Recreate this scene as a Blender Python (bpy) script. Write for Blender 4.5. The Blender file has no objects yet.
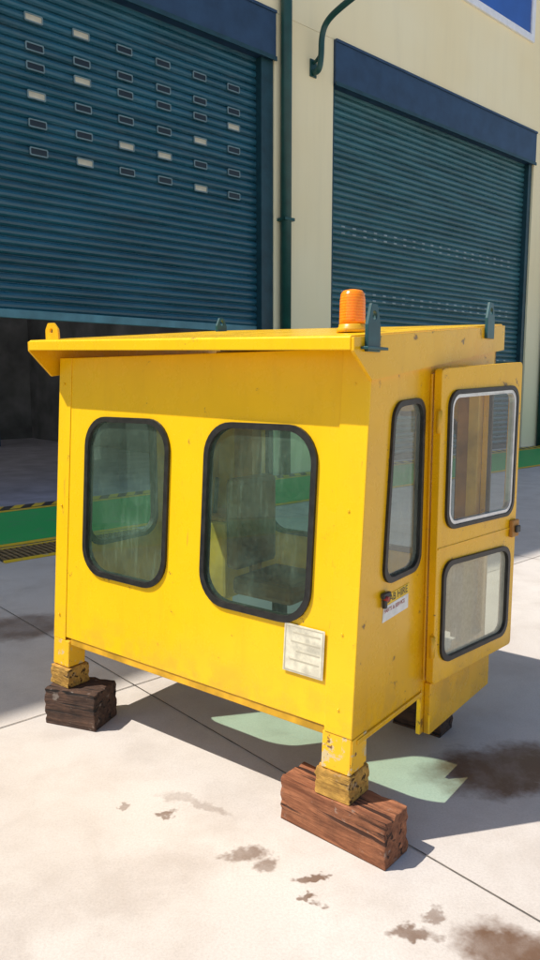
import bpy, bmesh, math, random
from mathutils import Vector, Matrix
from mathutils.geometry import tessellate_polygon
random.seed(7)
scene=bpy.context.scene
col=scene.collection
# ---------------------------------------------------------------- materials
def new_mat(name):
    m=bpy.data.materials.new(name); m.use_nodes=True
    nt=m.node_tree; b=nt.nodes["Principled BSDF"]
    return m,nt,b
def N(nt,t,**kw):
    n=nt.nodes.new(t)
    for k,v in kw.items(): setattr(n,k,v)
    return n
def L(nt,a,b): nt.links.new(a,b)
def coords(nt,scale=(1,1,1)):
    tc=N(nt,'ShaderNodeTexCoord')
    if scale==(1,1,1): return tc.outputs['Object']
    mp=N(nt,'ShaderNodeMapping'); mp.inputs['Scale'].default_value=scale
    L(nt,tc.outputs['Object'],mp.inputs['Vector']); return mp.outputs['Vector']
def noise(nt,vec,scale,detail=4,rough=.6,dist=0):
    n=N(nt,'ShaderNodeTexNoise'); n.inputs['Scale'].default_value=scale; n.inputs['Detail'].default_value=detail
    n.inputs['Roughness'].default_value=rough; n.inputs['Distortion'].default_value=dist
    L(nt,vec,n.inputs['Vector']); return n.outputs['Fac']
def ramp(nt,fac,stops):
    r=N(nt,'ShaderNodeValToRGB'); e=r.color_ramp.elements
    while len(e)<len(stops): e.new(.5)
    for i,(p,c) in enumerate(stops):
        e[i].position=p; e[i].color=(c,c,c,1) if not hasattr(c,'__len__') else (*c,1)
    L(nt,fac,r.inputs['Fac']); return r.outputs['Color']
def mixc(nt,fac,a,b,blend='MIX'):
    m=N(nt,'ShaderNodeMix',data_type='RGBA',blend_type=blend)
    for s,v in ((0,fac),(6,a),(7,b)):
        if isinstance(v,bpy.types.NodeSocket): L(nt,v,m.inputs[s])
        elif hasattr(v,'__len__'): m.inputs[s].default_value=(*v,1)
        else: m.inputs[s].default_value=v
    return m.outputs[2]
def math_(nt,op,a,b=0.0,c=None):
    m=N(nt,'ShaderNodeMath',operation=op)
    vals=[a,b] if c is None else [a,b,c]
    for i,v in enumerate(vals):
        if isinstance(v,bpy.types.NodeSocket): L(nt,v,m.inputs[i])
        else: m.inputs[i].default_value=v
    return m.outputs[0]
def bump(nt,b,h,strength=.3,dist=.01):
    n=N(nt,'ShaderNodeBump'); n.inputs['Strength'].default_value=strength; n.inputs['Distance'].default_value=dist
    L(nt,h,n.inputs['Height']); L(nt,n.outputs['Normal'],b.inputs['Normal'])

def simple(name,colr,rough=.6,var=.15,scale=8,metal=0,bmp=0,spec=.5):
    m,nt,b=new_mat(name); v=coords(nt)
    n=noise(nt,v,scale,3)
    dark=tuple(c*(1-var*1.6) for c in colr); lite=tuple(min(1,c*(1+var)) for c in colr)
    L(nt,ramp(nt,n,[(.3,dark),(.7,lite)]),b.inputs['Base Color'])
    b.inputs['Roughness'].default_value=rough; b.inputs['Metallic'].default_value=metal
    b.inputs['Specular IOR Level'].default_value=spec
    return m

def yellow_paint(name,base=(.95,.555,.003),wear=.0):
    m,nt,b=new_mat(name); v=coords(nt)
    big=noise(nt,v,1.8,3)
    vs=coords(nt,(9,9,1.0)); streak=noise(nt,vs,1.6,4,.6)
    c=mixc(nt,ramp(nt,big,[(.3,0),(.7,1)]),tuple(x*.92 for x in base),tuple(min(1,x*1.03) for x in base))
    c=mixc(nt,math_(nt,'MULTIPLY',ramp(nt,streak,[(.55,0),(.8,1)]),.16+wear*.4),c,(base[0]*.62,base[1]*.50,.008))
    sp=noise(nt,v,11,7,.74,.3)
    sx=N(nt,'ShaderNodeSeparateXYZ'); L(nt,v,sx.inputs[0])
    blot=noise(nt,v,6,5,.72)
    low=math_(nt,'MULTIPLY',ramp(nt,sx.outputs['Z'],[(.42,1),(.62,0)]),ramp(nt,blot,[(.42,0),(.62,.5)]))
    c=mixc(nt,low,c,(.48,.27,.04))
    sc=noise(nt,coords(nt,(40,40,2.2)),1.3,2,.5,1.5)
    scr=math_(nt,'MULTIPLY',ramp(nt,sc,[(.715,0),(.735,1)]),ramp(nt,blot,[(.5,0),(.6,.5)]))
    c=mixc(nt,scr,c,(.30,.16,.04))
    lo=.668-wear*.12
    chip=ramp(nt,sp,[(lo,0),(lo+.012,1)])
    c=mixc(nt,math_(nt,'MULTIPLY',chip,.9),c,(.13,.06,.03))
    halo=ramp(nt,sp,[(lo-.05,0),(lo,1)])
    c=mixc(nt,math_(nt,'MULTIPLY',halo,.2),c,(.42,.20,.02))
    L(nt,c,b.inputs['Base Color'])
    L(nt,ramp(nt,blot,[(.3,.18),(.7,.36)]),b.inputs['Roughness'])
    b.inputs['Specular IOR Level'].default_value=.5
    bump(nt,b,math_(nt,'ADD',noise(nt,v,1.7,1),math_(nt,'MULTIPLY',chip,-.03)),.6,.022)
    return m
M_yel=yellow_paint('yellow_paint')
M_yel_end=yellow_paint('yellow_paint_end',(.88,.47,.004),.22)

def leg_paint():
    m,nt,b=new_mat('chipped_leg_paint'); v=coords(nt)
    n=noise(nt,v,13,6,.7,.4); n2=noise(nt,v,26,5,.7)
    c=mixc(nt,ramp(nt,n,[(.54,0),(.57,1)]),(.88,.48,.008),(.62,.48,.25))
    c=mixc(nt,ramp(nt,n2,[(.60,0),(.65,1)]),c,(.18,.08,.03))
    L(nt,c,b.inputs['Base Color']); b.inputs['Roughness'].default_value=.55
    bump(nt,b,n2,.3,.003); return m
M_leg=leg_paint()

def glass(name,tint,dirtcol,film,blot,base=.0,spec=.05):
    """thin dust film (fine), heavier broad deposits, run marks; tinted see-through pane"""
    m=bpy.data.materials.new(name); m.use_nodes=True; nt=m.node_tree; nt.nodes.clear()
    out=N(nt,'ShaderNodeOutputMaterial')
    v=coords(nt)
    tr=N(nt,'ShaderNodeBsdfTransparent'); tr.inputs['Color'].default_value=(*tint,1)
    df=N(nt,'ShaderNodeBsdfDiffuse'); df.inputs['Color'].default_value=(*dirtcol,1)
    f1=ramp(nt,noise(nt,v,60,5,.75),[(.35,.25),(.75,1)])
    f2=ramp(nt,noise(nt,v,3.0,4,.6),[(.38,0),(.72,1)])
    f3=ramp(nt,noise(nt,coords(nt,(26,26,1.6)),1.5,3,.6),[(.52,0),(.78,1)])
    fac=math_(nt,'MULTIPLY_ADD',math_(nt,'MULTIPLY',f2,math_(nt,'ADD',f3,.5)),blot,math_(nt,'MULTIPLY',f1,film))
    fac=math_(nt,'ADD',fac,base)
    mx=N(nt,'ShaderNodeMixShader'); L(nt,fac,mx.inputs[0]); L(nt,tr.outputs[0],mx.inputs[1]); L(nt,df.outputs[0],mx.inputs[2])
    gl=N(nt,'ShaderNodeBsdfGlossy'); gl.inputs['Roughness'].default_value=.0
    lw=N(nt,'ShaderNodeLayerWeight'); lw.inputs['Blend'].default_value=.5
    f=math_(nt,'MULTIPLY_ADD',math_(nt,'POWER',lw.outputs['Facing'],5.0),.93,spec)
    m2=N(nt,'ShaderNodeMixShader'); L(nt,f,m2.inputs[0]); L(nt,mx.outputs[0],m2.inputs[1]); L(nt,gl.outputs[0],m2.inputs[2])
    L(nt,m2.outputs[0],out.inputs['Surface']); return m
M_glass=glass('green_tinted_glass',(.56,.86,.68),(.34,.52,.38),.09,.22,.0,.06)
M_glass_side=glass('side_glass',(.80,.92,.86),(.56,.60,.48),.16,.35,.03,.09)
M_glass_clear=glass('sliding_glass',(.90,.96,.93),(.40,.45,.38),.04,.10,.0,.06)
M_glass_low=glass('frosted_lower_glass',(.75,.82,.72),(.80,.75,.55),.22,.30,.30,.05)

M_rub=simple('black_rubber_seal',(.016,.015,.014),.45,.4,30)
M_alu=simple('aluminium_frame',(.70,.70,.68),.3,.1,20,.4)
M_dark=simple('dark_metal',(.03,.03,.03),.5)
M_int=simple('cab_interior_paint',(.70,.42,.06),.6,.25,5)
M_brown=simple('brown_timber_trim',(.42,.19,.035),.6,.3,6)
M_seat=simple('worn_seat_vinyl',(.20,.10,.04),.5,.35,7)
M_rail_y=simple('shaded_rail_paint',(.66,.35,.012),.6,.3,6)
M_teal=simple('teal_steel',(.008,.07,.08),.35,.2,12)
M_plate=simple('weathered_plate',(.72,.67,.52),.4,.2,25,.15)
M_white=simple('white_label',(.78,.77,.72),.5,.1,30)
M_red=simple('red_plastic',(.35,.03,.02),.4,.1)
M_ink=simple('label_ink',(.05,.05,.05),.6,.1)
M_fade=simple('faded_print',(.52,.47,.35),.6,.1)
M_labyel=simple('label_yellow',(.85,.55,.03),.5,.1)

def wood(name,a,b_):
    m,nt,b=new_mat(name); v=coords(nt,(2.0,22,22)); n=noise(nt,v,1.6,6,.65,.5); v2=coords(nt); n2=noise(nt,v2,5,5,.7)
    c=ramp(nt,n,[(.32,a),(.68,b_)])
    c=mixc(nt,ramp(nt,n2,[(.46,0),(.70,.75)]),c,tuple(x*.40 for x in a))
    c=mixc(nt,ramp(nt,noise(nt,v2,17,4),[(.62,0),(.70,.5)]),c,(.42,.36,.30))
    cr=ramp(nt,noise(nt,coords(nt,(1.2,30,30)),1.3,4,.5,.3),[(.58,1),(.64,0)])
    c=mixc(nt,cr,tuple(x*.25 for x in a),c)
    L(nt,c,b.inputs['Base Color']); b.inputs['Roughness'].default_value=.85
    bump(nt,b,math_(nt,'MULTIPLY',n,cr),.9,.014); return m
M_wood=wood('red_brown_sleeper_wood',(.17,.052,.020),(.46,.18,.08))
M_wood2=wood('dark_timber',(.035,.018,.012),(.14,.07,.04))
M_wood3=wood('ochre_timber',(.36,.18,.03),(.74,.42,.08))

def beacon_mat():
    m,nt,b=new_mat('orange_beacon_lens'); v=coords(nt)
    w=N(nt,'ShaderNodeTexWave',wave_type='BANDS',bands_direction='Z'); w.inputs['Scale'].default_value=30; L(nt,v,w.inputs['Vector'])
    L(nt,ramp(nt,w.outputs['Fac'],[(0,(.95,.22,.0)),(1,(1,.30,.01))]),b.inputs['Base Color'])
    b.inputs['Roughness'].default_value=.2; b.inputs['Subsurface Weight'].default_value=.3; b.inputs['Subsurface Radius'].default_value=(.03,.01,.003)
    bump(nt,b,w.outputs['Fac'],.25,.002); return m
M_beacon=beacon_mat()

def wallpaint():
    m,nt,b=new_mat('cream_render'); v=coords(nt)
    n=noise(nt,v,.35,3); st=noise(nt,coords(nt,(3,3,.25)),1.2,4)
    c=ramp(nt,n,[(.3,(.95,.80,.47)),(.7,(.97,.86,.56))])
    c=mixc(nt,math_(nt,'MULTIPLY',ramp(nt,st,[(.5,0),(.8,1)]),.18),c,(.70,.60,.38))
    L(nt,c,b.inputs['Base Color']); b.inputs['Roughness'].default_value=.85
    bump(nt,b,noise(nt,v,60,2),.2,.01); return m
M_wall=wallpaint()
def shutter_mat(name,colr):
    m,nt,b=new_mat(name); v=coords(nt)
    n=noise(nt,coords(nt,(.5,.5,3)),1.4,4,.6); g=noise(nt,coords(nt,(1,1,7)),3,4,.7)
    c=ramp(nt,n,[(.3,tuple(x*.65 for x in colr)),(.7,tuple(x*1.2 for x in colr))])
    c=mixc(nt,ramp(nt,g,[(.5,0),(.9,.45)]),c,(.15,.20,.21))
    L(nt,c,b.inputs['Base Color']); L(nt,ramp(nt,g,[(.3,.22),(.7,.42)]),b.inputs['Roughness']); return m
M_sh1=shutter_mat('blue_shutter_slats',(.018,.105,.150))
M_sh2=shutter_mat('teal_shutter_slats',(.040,.138,.158))
M_rail=simple('shutter_rail',(.10,.26,.30),.5,.2,3)
M_head=simple('dark_blue_header',(.022,.055,.11),.45,.15,3)
M_green=simple('green_downpipe',(.008,.065,.055),.4,.15,4)
M_guide=simple('shutter_guide_steel',(.012,.055,.07),.45,.2,4)
M_slotf=simple('shutter_vent_frame',(.16,.24,.25),.5,.1)
M_slotl=simple('shutter_vent_light',(.62,.56,.40),.5,.25,3)
M_slotd=simple('shutter_vent_dark',(.012,.018,.02),.3,.1)
M_inwall=simple('interior_wall',(.20,.20,.20),.9,.3,1)
M_winglass=simple('blue_window_glass',(.015,.09,.38),.05,.2,.5,0,0,1.0)
M_winframe=simple('white_window_frame',(.85,.85,.85),.4,.05)
def skylight():  # invented translucent ceiling sheet, added so daylight lifts the dark interior
    m=bpy.data.materials.new('skylight_sheet'); m.use_nodes=True; nt=m.node_tree; nt.nodes.clear()
    out=N(nt,'ShaderNodeOutputMaterial'); t=N(nt,'ShaderNodeBsdfTranslucent'); n=noise(nt,coords(nt),2,3)
    L(nt,ramp(nt,n,[(.3,(.36,.38,.39)),(.7,(.46,.47,.47))]),t.inputs['Color']); L(nt,t.outputs[0],out.inputs['Surface']); return m
M_fill=skylight()

def ground_mat():
    m,nt,b=new_mat('concrete_ground'); v=coords(nt)
    big=noise(nt,v,.6,4,.6,.3); mid=noise(nt,v,2.6,8,.70,.2); fine=noise(nt,v,110,4,.8)
    c=ramp(nt,big,[(.3,(.57,.51,.46)),(.7,(.69,.635,.58))])
    c=mixc(nt,math_(nt,'MULTIPLY',ramp(nt,mid,[(.44,0),(.72,1)]),.50),c,(.43,.365,.31))
    c=mixc(nt,math_(nt,'MULTIPLY',ramp(nt,fine,[(.42,0),(.80,1)]),.45),c,(.34,.29,.245))
    tc=N(nt,'ShaderNodeTexCoord')
    wn=N(nt,'ShaderNodeTexNoise'); wn.inputs['Scale'].default_value=6; wn.inputs['Detail'].default_value=4; wn.inputs['Roughness'].default_value=.7
    L(nt,tc.outputs['Object'],wn.inputs['Vector'])
    vm=N(nt,'ShaderNodeVectorMath',operation='MULTIPLY_ADD'); L(nt,wn.outputs['Color'],vm.inputs[0]); vm.inputs[1].default_value=(.24,.24,0); vm.inputs[2].default_value=(-.12,-.12,0)
    va=N(nt,'ShaderNodeVectorMath',operation='ADD'); L(nt,vm.outputs[0],va.inputs[0]); L(nt,tc.outputs['Object'],va.inputs[1])
    warped=va.outputs[0]
    stains=[(1.08,3.02,.48,.24,10,1.0),(.74,1.93,.24,.17,-30,1.0),(.44,2.04,.09,.035,0,.85),(.13,2.18,.045,.025,0,.9),(.15,2.30,.05,.03,20,.9),
            (-.10,2.42,.09,.06,10,.75),(-.02,2.35,.055,.05,30,.7),(-.42,2.66,.04,.03,0,.85),(-.62,2.72,.035,.025,0,.75),(-1.75,4.9,.40,.32,30,.75),(-.3,2.75,.20,.04,-30,.35),(-.9,1.9,.4,.12,50,.2),(.3,1.75,.25,.1,-20,.3),(-.55,2.25,.5,.2,20,.14),(.55,2.12,.05,.03,40,.7)]
    tot=None
    for (x,y,rx,ry,ang,amt) in stains:
        mp=N(nt,'ShaderNodeMapping',vector_type='TEXTURE'); mp.inputs['Location'].default_value=(x,y,0); mp.inputs['Rotation'].default_value=(0,0,math.radians(ang)); mp.inputs['Scale'].default_value=(rx,ry,1)
        L(nt,warped,mp.inputs['Vector'])
        ln=N(nt,'ShaderNodeVectorMath',operation='LENGTH'); L(nt,mp.outputs[0],ln.inputs[0])
        s=math_(nt,'MULTIPLY',ramp(nt,ln.outputs['Value'],[(.6,1),(1.05,0)]),amt)
        tot=s if tot is None else math_(nt,'MAXIMUM',tot,s)
    br=math_(nt,'MULTIPLY',tot,ramp(nt,mid,[(.3,.6),(.55,1)]))
    c=mixc(nt,br,c,(.16,.092,.058))
    L(nt,c,b.inputs['Base Color'])
    L(nt,ramp(nt,br,[(0,.85),(1,.42)]),b.inputs['Roughness'])
    b.inputs['Specular IOR Level'].default_value=.3
    bump(nt,b,math_(nt,'ADD',fine,mid),.3,.003); return m
M_ground=ground_mat()
def paint_floor(name,c1,c2=(.3,.28,.25)):
    m,nt,b=new_mat(name); v=coords(nt); n=noise(nt,v,5,7,.75)
    L(nt,mixc(nt,ramp(nt,n,[(.54,0),(.64,.8)]),c1,c2),b.inputs['Base Color']); b.inputs['Roughness'].default_value=.5; return m
M_pgreen=paint_floor('green_floor_paint',(.01,.45,.10),(.10,.34,.14))
M_pyel=paint_floor('yellow_floor_paint',(.85,.55,.02))
M_pblk=paint_floor('black_floor_paint',(.03,.03,.03),(.12,.11,.1))
M_joint=simple('joint_filler',(.18,.15,.12),.9,.6,9)

# ---------------------------------------------------------------- helpers
def empty(name,loc=(0,0,0),rotz=0):
    e=bpy.data.objects.new(name,None); e.location=loc; e.rotation_euler=(0,0,rotz); col.objects.link(e); e.empty_display_size=.1; return e
def mkobj(name,bm,mat,parent=None,bev=0,smooth=False,seg=2):
    bmesh.ops.recalc_face_normals(bm,faces=bm.faces)
    me=bpy.data.meshes.new(name); bm.to_mesh(me); bm.free()
    o=bpy.data.objects.new(name,me); col.objects.link(o)
    if mat: me.materials.append(mat)
    if parent: o.parent=parent
    if bev:
        md=o.modifiers.new('bev','BEVEL'); md.width=bev; md.segments=seg; md.limit_method='ANGLE'; md.angle_limit=math.radians(35)
    if smooth:
        for p in me.polygons: p.use_smooth=True
    return o
def panel(name,outer,holes,mp,o0,o1,mat,parent,bev=.002,single=False):
    loops=[outer]+list(holes)
    flat=[p for l in loops for p in l]
    tris=tessellate_polygon([[Vector((p[0],p[1],0)) for p in l] for l in loops])
    bm=bmesh.new()
    A=[bm.verts.new(mp(p[0],p[1],o0)) for p in flat]
    B=None if single else [bm.verts.new(mp(p[0],p[1],o1)) for p in flat]
    for t in tris:
        try: bm.faces.new([A[i] for i in t])
        except: pass
        if B:
            try: bm.faces.new([B[i] for i in reversed(t)])
            except: pass
    if B:
        k=0
        for l in loops:
            n=len(l)
            for i in range(n):
                a=k+i; b=k+(i+1)%n
                bm.faces.new([A[a],A[b],B[b],B[a]])
            k+=n
    return mkobj(name,bm,mat,parent,bev)
def rrect(u0,v0,u1,v1,r,n=7):
    pts=[]
    for cx,cy,a0 in ((u1-r,v0+r,-90),(u1-r,v1-r,0),(u0+r,v1-r,90),(u0+r,v0+r,180)):
        for i in range(n+1):
            a=math.radians(a0+90*i/n); pts.append((cx+r*math.cos(a),cy+r*math.sin(a)))
    return pts
def rquad(q,r,n=8):
    pts=[]
    for i in range(4):
        p=Vector(q[i]); a=(Vector(q[i-1])-p).normalized(); b=(Vector(q[(i+1)%4])-p).normalized()
        s=p+a*r; e=p+b*r
        c1=s+(p-s)*.56; c2=e+(p-e)*.56
        for j in range(n+1):
            t=j/n; pts.append(tuple((1-t)**3*s+3*t*(1-t)**2*c1+3*t*t*(1-t)*c2+t**3*e))
    return pts
def inset(q,d):
    c=Vector((sum(p[0] for p in q)/len(q),sum(p[1] for p in q)/len(q)))
    hw=max(abs(p[0]-c[0]) for p in q); hh=max(abs(p[1]-c[1]) for p in q)
    return [(c[0]+(p[0]-c[0])*(hw-d)/hw, c[1]+(p[1]-c[1])*(hh-d)/hh) for p in q]
def box(name,lo,hi,mat,parent=None,bev=.003,rot=None):
    bm=bmesh.new(); bmesh.ops.create_cube(bm,size=1)
    c=[(a+b)/2 for a,b in zip(lo,hi)]; s=[abs(b-a) for a,b in zip(lo,hi)]
    for v in bm.verts: v.co=Vector((v.co.x*s[0],v.co.y*s[1],v.co.z*s[2]))
    o=mkobj(name,bm,mat,parent,bev); o.location=c
    if rot: o.rotation_euler=(0,0,rot)
    return o
def cyl(name,r1,r2,h,mat,parent,loc,rot=(0,0,0),seg=32,bev=0):
    bm=bmesh.new(); bmesh.ops.create_cone(bm,cap_ends=True,segments=seg,radius1=r1,radius2=r2,depth=h)
    o=mkobj(name,bm,mat,parent,bev); o.location=loc; o.rotation_euler=rot
    for p in o.data.polygons: p.use_smooth=len(p.vertices)==4
    return o
def lathe(name,prof,mat,parent,loc,seg=40):
    bm=bmesh.new(); rings=[]
    for r,z in prof:
        rings.append([bm.verts.new((r*math.cos(2*math.pi*i/seg),r*math.sin(2*math.pi*i/seg),z)) for i in range(seg)])
    for a,b in zip(rings,rings[1:]):
        for i in range(seg): bm.faces.new([a[i],a[(i+1)%seg],b[(i+1)%seg],b[i]])
    bm.faces.new(rings[0]); bm.faces.new(rings[-1])
    o=mkobj(name,bm,mat,parent,0,True); o.location=loc; return o
def tube(name,pts,r,mat,parent):
    cu=bpy.data.curves.new(name,'CURVE'); cu.dimensions='3D'; sp=cu.splines.new('NURBS'); sp.points.add(len(pts)-1)
    for i,p in enumerate(pts): sp.points[i].co=(*p,1)
    sp.use_endpoint_u=True; sp.order_u=3; cu.bevel_depth=r; cu.bevel_resolution=5; cu.resolution_u=10
    o=bpy.data.objects.new(name,cu); col.objects.link(o); cu.materials.append(mat); o.parent=parent; return o

# ---------------------------------------------------------------- cabin
cab=empty('operator_cab',(0.29,2.45,0),math.radians(-37.66))
LEAN=.0726
def mf(s,z,o): return Vector((-s, LEAN*(z-.28)-o, z))
def me_(k,z,o): return Vector((o,k,z))
def mr(s,z,o): return Vector((-s,1.28+o,z))
def ml(k,z,o): return Vector((-1.76-o,k,z))
def window(tag,q,rad,mp,glassmat,parent,wseal=.024,proud=.012):
    panel('seal_'+tag,rquad(q,rad),[rquad(inset(q,wseal),rad*.88)],mp,-.026,proud,M_rub,parent,.006)
    panel('glass_'+tag,rquad(inset(q,wseal*.6),rad*.92),[],mp,-.004,0,glassmat,parent,0,True)
def q4(u0,v0,u1,v1): return [(u0,v0),(u1,v0),(u1,v1),(u0,v1)]
wz0,wz1=.79,1.548
wins=[(.205,.77),(.975,1.545)]
holes=[rquad(inset(q4(a,wz0,b,wz1),.012),.13) for a,b in wins]
panel('front_wall',q4(0.012,.44,1.748,1.825),holes,mf,-.02,0,M_yel,cab,.003)
for i,(a,b) in enumerate(wins): window('front_%d'%i,q4(a,wz0,b,wz1),.14,mf,M_glass,cab)
panel('corner_post_near',q4(-.002,.425,.118,1.825),[],mf,0.0005,.007,M_yel,cab,.003)
panel('corner_post_far',q4(1.67,.425,1.762,1.825),[],mf,0.0005,.004,M_yel,cab,.0015)
panel('leg_near',q4(0.0,.285,.125,.4245),[],mf,-.10,.0035,M_leg,cab,.004)
panel('leg_far',q4(1.64,.29,1.762,.4245),[],mf,-.10,.0035,M_leg,cab,.004)
panel('leg_near_side',[(.0,.30),(.11,.30),(.11,.42),(.01,.42)],[],me_,.0005,.004,M_leg,cab,.002)
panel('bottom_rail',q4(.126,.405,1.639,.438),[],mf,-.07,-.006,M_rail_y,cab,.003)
for i,(s_,z_) in enumerate(((.06,1.70),(.06,1.25),(.06,.80),(.06,.52),(1.72,1.70),(1.72,1.1),(1.72,.55))):
    p_=mf(s_,z_,.008); cyl('bolt_%d'%i,.006,.005,.006,M_yel,cab,p_,(math.radians(90),0,0),8)
kz=lambda z: LEAN*(z-.28)
narrow=[(.205,.95),(.515,.955),(.52,1.65),(.262,1.635)]
dooropen=[(.60,.50),(1.20,.50),(1.20,1.765),(.60,1.71)]
endouter=[(kz(.395)+.001,.395),(.56,.395),(.575,.43),(.57,.215),(1.279,.215),(1.279,1.93),(.115,1.825),(kz(1.825),1.825)]
panel('end_wall',endouter,[rquad(inset(narrow,.012),.055),dooropen],me_,-.02,0,M_yel_end,cab,.003)
window('end_narrow',narrow,.07,me_,M_glass_side,cab,.022)
panel('door_jamb',[(.575,.46),(1.235,.46),(1.235,1.79),(.575,1.74)],[inset(dooropen,.004)],me_,.0005,.012,M_yel_end,cab,.003)
panel('end_skirt_flange',[(kz(.395)+.03,.392),(.565,.392),(.565,.412),(kz(.395)+.03,.412)],[],me_,.0,.010,M_yel_end,cab,.003)
panel('step_box',[(.60,.213),(1.275,.213),(1.275,.44),(.60,.44)],[],me_,.0008,.03,M_yel_end,cab,.004)
rwins=((.15,.72),(.84,1.37))
panel('rear_wall',q4(0.0,.44,1.76,1.90),[rquad(q4(a,.82,b,1.56),.12) for a,b in rwins],mr,-.02,0,M_int,cab,.003)
for i,(a,b) in enumerate(rwins): window('rear_%d'%i,q4(a,.82,b,1.56),.13,mr,M_glass_clear,cab)
panel('far_end_wall',[(kz(.44),.44),(1.28,.44),(1.28,1.88),(kz(1.8),1.82)],[rquad(q4(.22,.85,.72,1.55),.1)],ml,-.02,0,M_int,cab,.003)
window('far_end',q4(.22,.85,.72,1.55),.11,ml,M_glass_clear,cab)
box('rear_leg_near',(-.12,1.15,.215),(-.022,1.26,.44),M_yel_end,cab)
box('rear_leg_far',(-1.76,1.15,.20),(-1.64,1.26,.439),M_leg,cab)
box('seat_cushion',(-1.10,.62,.62),(-.72,1.0,.72),M_seat,cab,.03)
box('seat_back',(-1.16,.64,.74),(-1.07,.98,1.22),M_seat,cab,.03)
cyl('seat_post',.04,.04,.24,M_dark,cab,(-.92,.80,.50))
box('seat_floor_beam',(-1.739,.76,.36),(-.021,.84,.40),M_brown,cab)
box('interior_post',(-.82,1.16,.45),(-.74,1.25,1.86),M_brown,cab)
box('interior_post_b',(-1.54,1.17,.45),(-1.40,1.255,1.86),M_brown,cab)
box('far_end_trim',(-1.735,.78,.45),(-1.70,.90,1.84),M_brown,cab)
box('interior_corner_trim',(-.135,1.17,.45),(-.075,1.255,1.86),M_brown,cab)
box('interior_corner_post',(-.072,1.15,.45),(-.022,1.258,1.86),M_int,cab)
box('console',(-1.66,.92,.46),(-1.40,1.15,.92),M_int,cab,.02)
box('console_top',(-1.67,.91,.922),(-1.39,1.155,.945),M_brown,cab,.005)
tube('control_lever',[(-1.55,1.0,.94),(-1.53,.99,1.05),(-1.50,.97,1.16)],.012,M_dark,cab)
# roof
def zr(k,s): return 1.848+.090*(k+.03)+.027*s
bm=bmesh.new(); x0,x1=-1.80,.0
def rp(x,k,dz): return bm.verts.new((x,k,zr(k,-x)+dz))
prof=[(-.040,-.036),(-.040,.006),(-.033,.012),(1.345,.012),(1.35,.006),(1.35,-.045),(1.335,-.045),(1.335,-.006),(-.025,-.006),(-.025,-.036)]
a=[rp(x0,k,d) for k,d in prof]; b=[rp(x1,k,d) for k,d in prof]
n=len(prof)
for i in range(n): bm.faces.new([a[i],a[(i+1)%n],b[(i+1)%n],b[i]])
bm.faces.new(a); bm.faces.new(list(reversed(b)))
mkobj('roof_sheet',bm,M_yel,cab,.003)
def cheek(name,x,sgn,mat):
    s=-x
    pts=[(-.038,zr(-.03,s)-.040),(.085,1.712+.014*s),(1.348,1.862+.014*s),(1.348,zr(1.34,s)+.005),(-.038,zr(-.03,s)+.005)]
    panel(name,pts,[],lambda k,z,o:Vector((x+sgn*o,k,z)),.0008,.014,mat,cab,.003)
cheek('roof_cheek_near',0,1,M_yel_end); cheek('roof_cheek_far',-1.80,-1,M_yel_end)
def lug(name,x,k,mat,h=.10,w=.085):
    z=zr(k,-x)+.012
    out=[(-w/2,-.06),(w/2,-.06),(w/2,.03),(w*.22,h),(-w*.22,h),(-w/2,.03)]
    hole=[(.015*math.cos(t*math.pi/6),h*.62+.015*math.sin(t*math.pi/6)) for t in range(12)]
    panel(name,out,[hole],lambda u,v,o:Vector((x+o,k+u,z+v)),0,.014,mat,cab,.002)
lug('lifting_lug_near',.0145,.07,M_teal); lug('lifting_lug_back',.0145,1.13,M_teal)
lug('lifting_lug_far_back',-1.60,1.12,M_teal,.075)
box('lug_foot',(.015,.00,1.815),(.045,.14,1.825),M_teal,cab,.002)
z=zr(.0,1.70)+.012
panel('lifting_lug_yellow',[(-.05,0),(.05,0),(.045,.05),(.015,.08),(-.03,.08),(-.05,.05)],[[(.012*math.cos(t*math.pi/6)-.005,.043+.012*math.sin(t*math.pi/6)) for t in range(12)]],lambda u,v,o:Vector((-1.70+u,.02+o,z+v)),0,.012,M_yel_end,cab,.002)
bz=zr(.3,.2)+.012
lathe('beacon_base',[(.060,0),(.060,.014),(.052,.022),(.052,.030)],M_yel_end,cab,(-.2,.3,bz))
lathe('beacon_lens',[(.049,.030),(.050,.045),(.0485,.12),(.045,.145),(.036,.156),(.014,.161)],M_beacon,cab,(-.2,.3,bz))
# door (ajar)
da=math.radians(83.0); dx,dy=math.cos(da),math.sin(da)
def md(w,z,o): return Vector((.022+dx*w+dy*o,.565+dy*w-dx*o,z))
up=[(.050,1.105),(.642,1.095),(.647,1.695),(.050,1.675)]
lw=[(.042,.535),(.632,.52),(.632,.955),(.042,.975)]
panel('door_leaf',rquad([(0,.455),(.69,.455),(.69,1.80),(0,1.76)],.02,3),[rquad(inset(up,.012),.055),rquad(inset(lw,.012),.055)],md,0,.035,M_yel_end,cab,.004)
def mdo(w,z,o): return md(w,z,o+.035)
window('door_upper',up,.07,mdo,M_glass_clear,cab,.018)
panel('door_slider_frame',rquad(inset(up,.019),.055),[rquad(inset(up,.034),.047)],mdo,-.02,.008,M_alu,cab,.002)
panel('door_slider_bar',q4(.43,1.13,.443,1.665),[],mdo,-.024,-.006,M_dark,cab,.002)
window('door_lower',lw,.07,mdo,M_glass_low,cab,.022)
panel('door_mid_crease',q4(.005,1.028,.685,1.036),[],mdo,.0005,.004,M_yel_end,cab,.001)
panel('door_lock_box',q4(.622,.99,.687,1.07),[],mdo,.0005,.02,M_brown,cab,.005)
panel('door_handle',q4(.638,1.012,.678,1.045),[],mdo,.021,.034,M_dark,cab,.005)
for zz in (.62,1.55):
    cyl('door_hinge_%d'%int(zz*100),.011,.011,.09,M_yel_end,cab,md(-.004,zz,.03),seg=16)
box('latch_bracket',(.004,.195,.905),(.02,.25,.925),M_dark,cab,.003)
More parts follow.
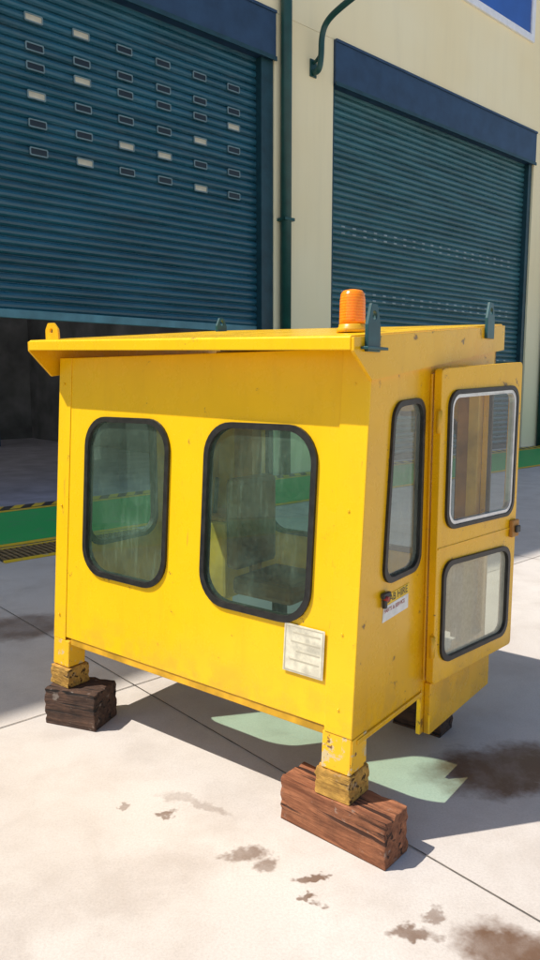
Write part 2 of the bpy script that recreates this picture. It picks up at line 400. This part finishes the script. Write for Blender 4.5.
cyl('latch_knob',.010,.009,.02,M_red,cab,(.02,.212,.905),(0,math.radians(90),0),20)
box('latch_body',(.004,.205,.865),(.020,.222,.905),M_dark,cab,.003)
panel('sticker_yellow',[(.225,.865),(.43,.875),(.43,.915),(.225,.905)],[],me_,.0008,.0022,M_labyel,cab,0)
panel('sticker_white',[(.215,.805),(.425,.815),(.425,.8735),(.225,.8635)],[],me_,.0008,.002,M_white,cab,0)
def label_text(name,txt,size,loc,mat):
    cu=bpy.data.curves.new(name,'FONT'); cu.body=txt; cu.size=size; cu.extrude=.0003; cu.materials.append(mat)
    o=bpy.data.objects.new(name,cu); col.objects.link(o); o.parent=cab; o.location=loc; o.rotation_euler=(math.radians(90),math.radians(-2.5),math.radians(90)); return o
label_text('sticker_title','CAB HIRE',.042,(.0028,.238,.874),M_ink)
label_text('sticker_line','PARTS & SERVICE',.022,(.0026,.228,.838),M_red)
panel('data_plate',q4(.132,.610,.316,.795),[],mf,.0075,.010,M_plate,cab,.001)
panel('data_plate_rim',q4(.137,.615,.311,.790),[q4(.141,.619,.307,.786)],mf,.0102,.0110,M_fade,cab,0)
for i in range(4):
    zz=.762-i*.035
    panel('plate_line_%d'%i,q4(.150,zz,.29-random.random()*.05,zz+.006),[],mf,.0102,.0108,M_fade,cab,0)

# blocks under the cab
def timber(name,cx,cy,z0,l,w,h,ang,mat,seed):
    random.seed(seed); bm=bmesh.new(); bmesh.ops.create_cube(bm,size=1)
    for v in bm.verts: v.co=Vector((v.co.x*l,v.co.y*w,v.co.z*h))
    bmesh.ops.subdivide_edges(bm,edges=bm.edges,cuts=8,use_grid_fill=True)
    for v in bm.verts:
        edge=sum([abs(abs(v.co.x)-l/2)<1e-4,abs(abs(v.co.y)-w/2)<1e-4,abs(abs(v.co.z)-h/2)<1e-4])
        k=.0015 if edge<2 else .0045
        if abs(v.co.z)<h/2-1e-4 or edge>=2:
            v.co+=Vector([random.uniform(-k,k) for _ in range(3)])*(0 if v.co.z<-h/2+1e-4 else 1)
    o=mkobj(name,bm,mat,None,.004); o.location=(cx,cy,z0+h/2); o.rotation_euler=(0,0,ang); return o
ba=math.atan2(-.656,.754)
c0=Vector((.04,2.643))+Vector((.754,-.656))*.2415+Vector((.656,.754))*.075
timber('timber_block',c0.x,c0.y,0,.483,.15,.175,ba,M_wood,3)
def cw(s,k): 
    return (0.29-.7916*s+.611*k, 2.45+.611*s+.7916*k)
p=cw(.07,.06); timber('timber_block',p[0],p[1],.176,.15,.14,.106,math.radians(-38),M_wood3,5)
p=cw(1.63,.06); timber('timber_block',p[0],p[1],0,.29,.20,.185,math.radians(-20),M_wood2,8)
p=cw(1.70,.05); timber('timber_block',p[0],p[1],.186,.14,.13,.10,math.radians(-38),M_wood3,9)
p=cw(.22,1.06); timber('timber_block',p[0],p[1],0,.26,.14,.212,math.radians(-38),M_wood2,11)
p=cw(1.65,1.18); timber('timber_block',p[0],p[1],0,.30,.14,.198,math.radians(-38),M_wood2,12)

# ---------------------------------------------------------------- ground
bm=bmesh.new(); bmesh.ops.create_grid(bm,x_segments=1,y_segments=1,size=600)
mkobj('ground',bm,M_ground)
BA=math.atan2(.668,.744)
fac=(-6.633,7.388)
mk=empty('ground_markings',(fac[0],fac[1],0),BA)
def sheet(name,x0,y0,x1,y1,z,mat,parent=mk):
    bm=bmesh.new(); vs=[bm.verts.new(c) for c in ((x0,y0,z),(x1,y0,z),(x1,y1,z),(x0,y1,z))]; bm.faces.new(vs)
    return mkobj(name,bm,mat,parent)
jy=9.93-3.42
sheet('joint_long',-30,-jy-.003,40,-jy+.003,.004,M_joint)
sheet('joint_long_b',-30,-jy-4.003,40,-jy-3.997,.004,M_joint)
ja=2.034
off=fac[0]*.744+fac[1]*.668
for i in range(-3,6):
    x=ja-off+i*4.5
    sheet('joint_cross_%d'%(i+3),x-.003,-30,x+.003,-2.6,.0045,M_joint)
sheet('walkway_green',-20,-2.45,40,-.55,.008,M_pgreen)
sheet('walkway_line',-20,-2.58,40,-2.46,.0085,M_pyel)
sheet('walkway_line_b',-20,-.54,40,-.42,.0085,M_pyel)
bm=bmesh.new()
for i in range(160):
    x=-10+i*.3
    vs=[bm.verts.new((x,-.40,.0125)),bm.verts.new((x+.15,-.40,.0125)),bm.verts.new((x+.35,-.12,.0125)),bm.verts.new((x+.2,-.12,.0125))]; bm.faces.new(vs)
mkobj('hazard_stripes',bm,M_pyel,mk)
sheet('hazard_base',-20,-.41,40,-.11,.0085,M_pblk)
gm=Matrix.Translation((fac[0],fac[1],0))@Matrix.Rotation(BA,4,'Z')
dg=empty('drain_grate'); dg.matrix_world=gm
box('grate_pit',(2.6,-3.20,.002),(4.4,-2.72,.010),M_pblk,dg,0)
box('grate_edge',(2.6,-3.25,.002),(4.4,-3.203,.020),M_pyel,dg,0)
box('grate_edge_b',(2.6,-2.717,.002),(4.4,-2.67,.020),M_pyel,dg,0)
M_grate=simple('rusty_grate',(.26,.17,.07),.6,.4,12)
for i in range(30): box('grate_bar_%d'%i,(2.62+i*.06,-3.195,.011),(2.65+i*.06,-2.73,.022),M_grate,dg,0)

# ---------------------------------------------------------------- building
bd=empty('workshop_building',(fac[0],fac[1],0),BA)
H=18.0
def wb(n,lo,hi,mat,bev=0): return box(n,lo,hi,mat,bd,bev)
D1=(1.2,8.74); D2=(10.52,18.05); HZ=7.30; HT=8.08
wb('wall_left',(-25,0,0),(D1[0],.45,HT),M_wall)
wb('column_mid',(9.02,0,0),(D2[0],.45,HT),M_wall,.01)
wb('column_right',(D2[1],0,0),(21,.45,HT),M_wall,.01)
wb('wall_upper',(-25,0,HT+.002),(60,.45,H),M_wall)
wb('wall_far_right',(28.5,0,0),(60,.45,HT),M_wall)
wb('coping',(-25.1,-.12,H+.002),(60.1,.5,H+.25),M_wall)
for i,(a,b) in enumerate((D1,D2,(21.0,28.5))):
    b2=9.018 if i==0 else b-.002
    wb('header_box_%d'%i,(a+.002,-.05,HZ),(b2,.40,HT-.002),M_head,.01)
    wb('header_lip_%d'%i,(a+.002,-.075,HZ-.04),(b2,-.052,HZ+.03),M_guide)
    wb('header_rim_%d'%i,(a+.002,-.072,HT-.05),(b2,-.052,HT-.004),M_head)
wb('guide_left_r',(8.742,.03,0),(9.018,.36,HZ-.002),M_guide,.01)
wb('guide_left_l',(D1[0]+.002,.06,0),(D1[0]+.15,.36,HZ-.002),M_guide,.01)
wb('guide_right_l',(D2[0]+.002,.06,0),(D2[0]+.10,.36,HZ-.002),M_guide,.01)
wb('guide_right_r',(D2[1]-.16,.05,0),(D2[1]-.002,.36,HZ-.002),M_guide,.01)
P=.125
def shutter(name,xa,xb,z0,z1,y,mat,p=P):
    bm=bmesh.new(); z=z0
    prof=[(0,0.022),(.06,-.004),(.25,-.026),(.50,-.032),(.75,-.020),(.90,.004),(.94,.022)]
    rows=[]
    while z<z1:
        for f,o in prof: rows.append((y+o,z+f*p))
        z+=p
    vs=[(bm.verts.new((xa,a,b)),bm.verts.new((xb,a,b))) for a,b in rows]
    for u,v in zip(vs,vs[1:]): bm.faces.new([u[0],u[1],v[1],v[0]])
    return mkobj(name,bm,mat,bd)
shutter('roller_shutter_open',D1[0]+.12,8.76,2.74,HZ+.1,.2,M_sh1)
shutter('roller_shutter_closed',D2[0]+.08,D2[1]-.14,.12,HZ+.1,.2,M_sh2)
shutter('roller_shutter_end',21.0,28.5,.12,HZ+.1,.2,M_sh2)
wb('shutter_bottom_rail',(D1[0]+.12,.16,2.62),(8.74,.24,2.742),M_rail,.01)
wb('shutter_bottom_rail_b',(D2[0]+.1,.16,.0),(D2[1]-.16,.24,.12),M_guide,.01)
random.seed(21)
cols=[1.85,2.56,3.27,3.98,4.69,5.40,6.11,6.80,7.51,8.22]
lightset={(8,0),(6,1),(5,3),(5,0),(8,2),(4,5),(7,1),(2,1),(9,3),(5,5),(3,0),(4,2)}
for r in range(6):
    for c,x in enumerate(cols):
        zz=4.83+r*.3675
        zz=2.74+round((zz-2.74)/P)*P+.003
        hw=.135; hh=.112
        panel('vent_frame_%d_%d'%(r,c),rrect(x-hw,zz,x+hw,zz+hh,.02,3),[rrect(x-hw+.018,zz+.018,x+hw-.018,zz+hh-.018,.012,3)],lambda u,v,o:Vector((u,.168-o,v)),0,.02,M_slotf,bd,0)
        lit=(c,r) in lightset
        wb('vent_pane_%d_%d'%(r,c),(x-hw+.016,.155,zz+.016),(x+hw-.016,.164,zz+hh-.016),M_slotl if lit else M_slotd)
bm=bmesh.new()
for zz in (2.12,2.245,3.37,3.495,4.62,4.745):
    x=D2[0]+.5; zz=.12+round((zz-.12)/P)*P
    while x<D2[1]-.5:
        m=Matrix.Translation((x,.166,zz+.06))@Matrix.Diagonal((.10,.008,.03,1)); bmesh.ops.create_cube(bm,size=1,matrix=m); x+=.33
mkobj('shutter_perforations',bm,simple('perforation_grey',(.30,.38,.38),.5,.2,1),bd)
cyl('downpipe',.10,.10,H,M_green,bd,(9.20,-.11,H/2),seg=24)
for zz in (1.2,4.6,8.4,11.8): wb('pipe_clip_%d'%int(zz*10),(9.08,-.22,zz),(9.32,-.002,zz+.05),M_green)
cyl('downpipe_b',.085,.085,H,M_green,bd,(18.85,-.10,H/2),seg=24)
for i,x in enumerate((14.6,6.6,22.6)):
    z0=10.1; x1=x+3.1
    panel('window_frame_%d'%i,q4(x,z0,x1,z0+2.2),[q4(x+.16,z0+.16,x1-.16,z0+2.04)],lambda u,v,o:Vector((u,-o,v)),0,.06,M_winframe,bd,.005)
    wb('window_glass_%d'%i,(x+.15,-.02,z0+.15),(x1-.15,-.005,z0+2.05),M_winglass)
# interior shell of workshop, ceiling with unseen translucent strips added to brighten the room
wb('inner_wall_left',(-8,.46,0),(-7.8,12,7.3),M_inwall); wb('inner_wall_right',(9.6,.46,0),(9.8,12,7.3),M_inwall)
wb('inner_wall_back',(-8,12.01,0),(9.8,12.2,7.3),M_inwall)
yy=.46
for i,(d,mt) in enumerate(((2.0,M_inwall),(1.4,M_fill),(2.0,M_inwall),(1.4,M_fill),(2.0,M_inwall),(1.4,M_fill),(1.4,M_inwall))):
    if mt is M_fill: sheet('skylight_%d'%i,-8,yy+.001,9.8,yy+d-.001,7.40,mt,bd)
    else: wb('inner_ceiling_%d'%i,(-8,yy,7.32),(9.8,yy+d,7.5),mt)
    yy+=d
wb('inner_floor',(-7.79,-.105,.001),(9.59,12,.006),simple('workshop_floor',(.42,.39,.44),.35,.2,2))
wb('inner_poster',(2.6,11.98,1.3),(3.5,12.0,2.5),simple('poster_red',(.45,.12,.08),.6,.5,2))
wb('inner_poster_b',(3.9,11.98,1.2),(4.6,12.0,2.1),M_white)
wb('inner_bench',(2.2,9.5,.7),(5.8,10.4,.8),simple('bench_top',(.25,.16,.08),.6)) 
for x in (2.3,5.6): wb('bench_leg_%d'%int(x*10),(x,9.6,.01),(x+.1,10.3,.7),M_dark)
wb('inner_cabinet',(6.4,9.5,.01),(7.6,10.4,2.0),simple('cabinet_blue',(.05,.12,.25),.5))
wb('inner_rack',(4.4,5.2,.01),(4.52,5.9,2.4),M_dark)
wb('inner_toolbox',(4.1,5.2,.01),(4.38,5.9,1.0),M_red)
wb('inner_post',(5.9,7.0,.01),(6.1,7.2,7.3),M_pyel)

gl=empty('wall_lamp'); gl.matrix_world=gm
box('mount_plate',(9.88,-.03,7.26),(10.04,-.002,7.56),M_green,gl,.005)
tube('gooseneck',[(9.96,-.03,7.34),(9.96,-.16,7.30),(9.96,-.22,7.55),(9.96,-.22,7.90),(9.96,-.35,8.12),(9.96,-.8,8.24),(9.96,-1.3,8.32),(9.96,-1.8,8.5),(9.96,-2.3,8.8)],.055,M_green,gl)
tube('brace',[(9.96,-.03,7.50),(9.96,-.12,7.52),(9.96,-.2,7.6)],.03,M_green,gl)
lathe('lamp_shade',[(.05,.30),(.08,.25),(.12,.12),(.3,.0),(.31,-.02),(.2,-.02)],M_green,gl,(9.96,-2.32,8.55))

# ---------------------------------------------------------------- light
el=math.radians(57); sh=Vector((-.985,-.17)).normalized()
S=Vector((sh.x*math.cos(el),sh.y*math.cos(el),math.sin(el)))
ld=bpy.data.lights.new('sun','SUN'); ld.energy=5; ld.angle=math.radians(.5); ld.color=(1,.95,.87)
lo=bpy.data.objects.new('sun',ld); col.objects.link(lo); lo.rotation_euler=(-S).to_track_quat('-Z','Y').to_euler(); lo.location=(0,0,30)
w=bpy.data.worlds.new('World'); scene.world=w; w.use_nodes=True; nt=w.node_tree
bg=nt.nodes['Background']; sk=nt.nodes.new('ShaderNodeTexSky'); sk.sky_type='NISHITA'; sk.sun_disc=False
sk.sun_elevation=el; sk.sun_rotation=math.atan2(sh.x,sh.y)%(2*math.pi)
nt.links.new(sk.outputs[0],bg.inputs[0]); bg.inputs[1].default_value=.15
# ---------------------------------------------------------------- camera
cd=bpy.data.cameras.new('camera'); cd.sensor_fit='VERTICAL'; cd.sensor_height=36; cd.sensor_width=36; cd.lens=27; cd.clip_end=2000; cd.clip_start=.05
co=bpy.data.objects.new('camera',cd); col.objects.link(co); co.location=(0,0,1.7); co.rotation_euler=(math.radians(90-7.6),0,0)
scene.camera=co
scene.view_settings.view_transform='Standard'; scene.view_settings.look='None'; scene.view_settings.exposure=0
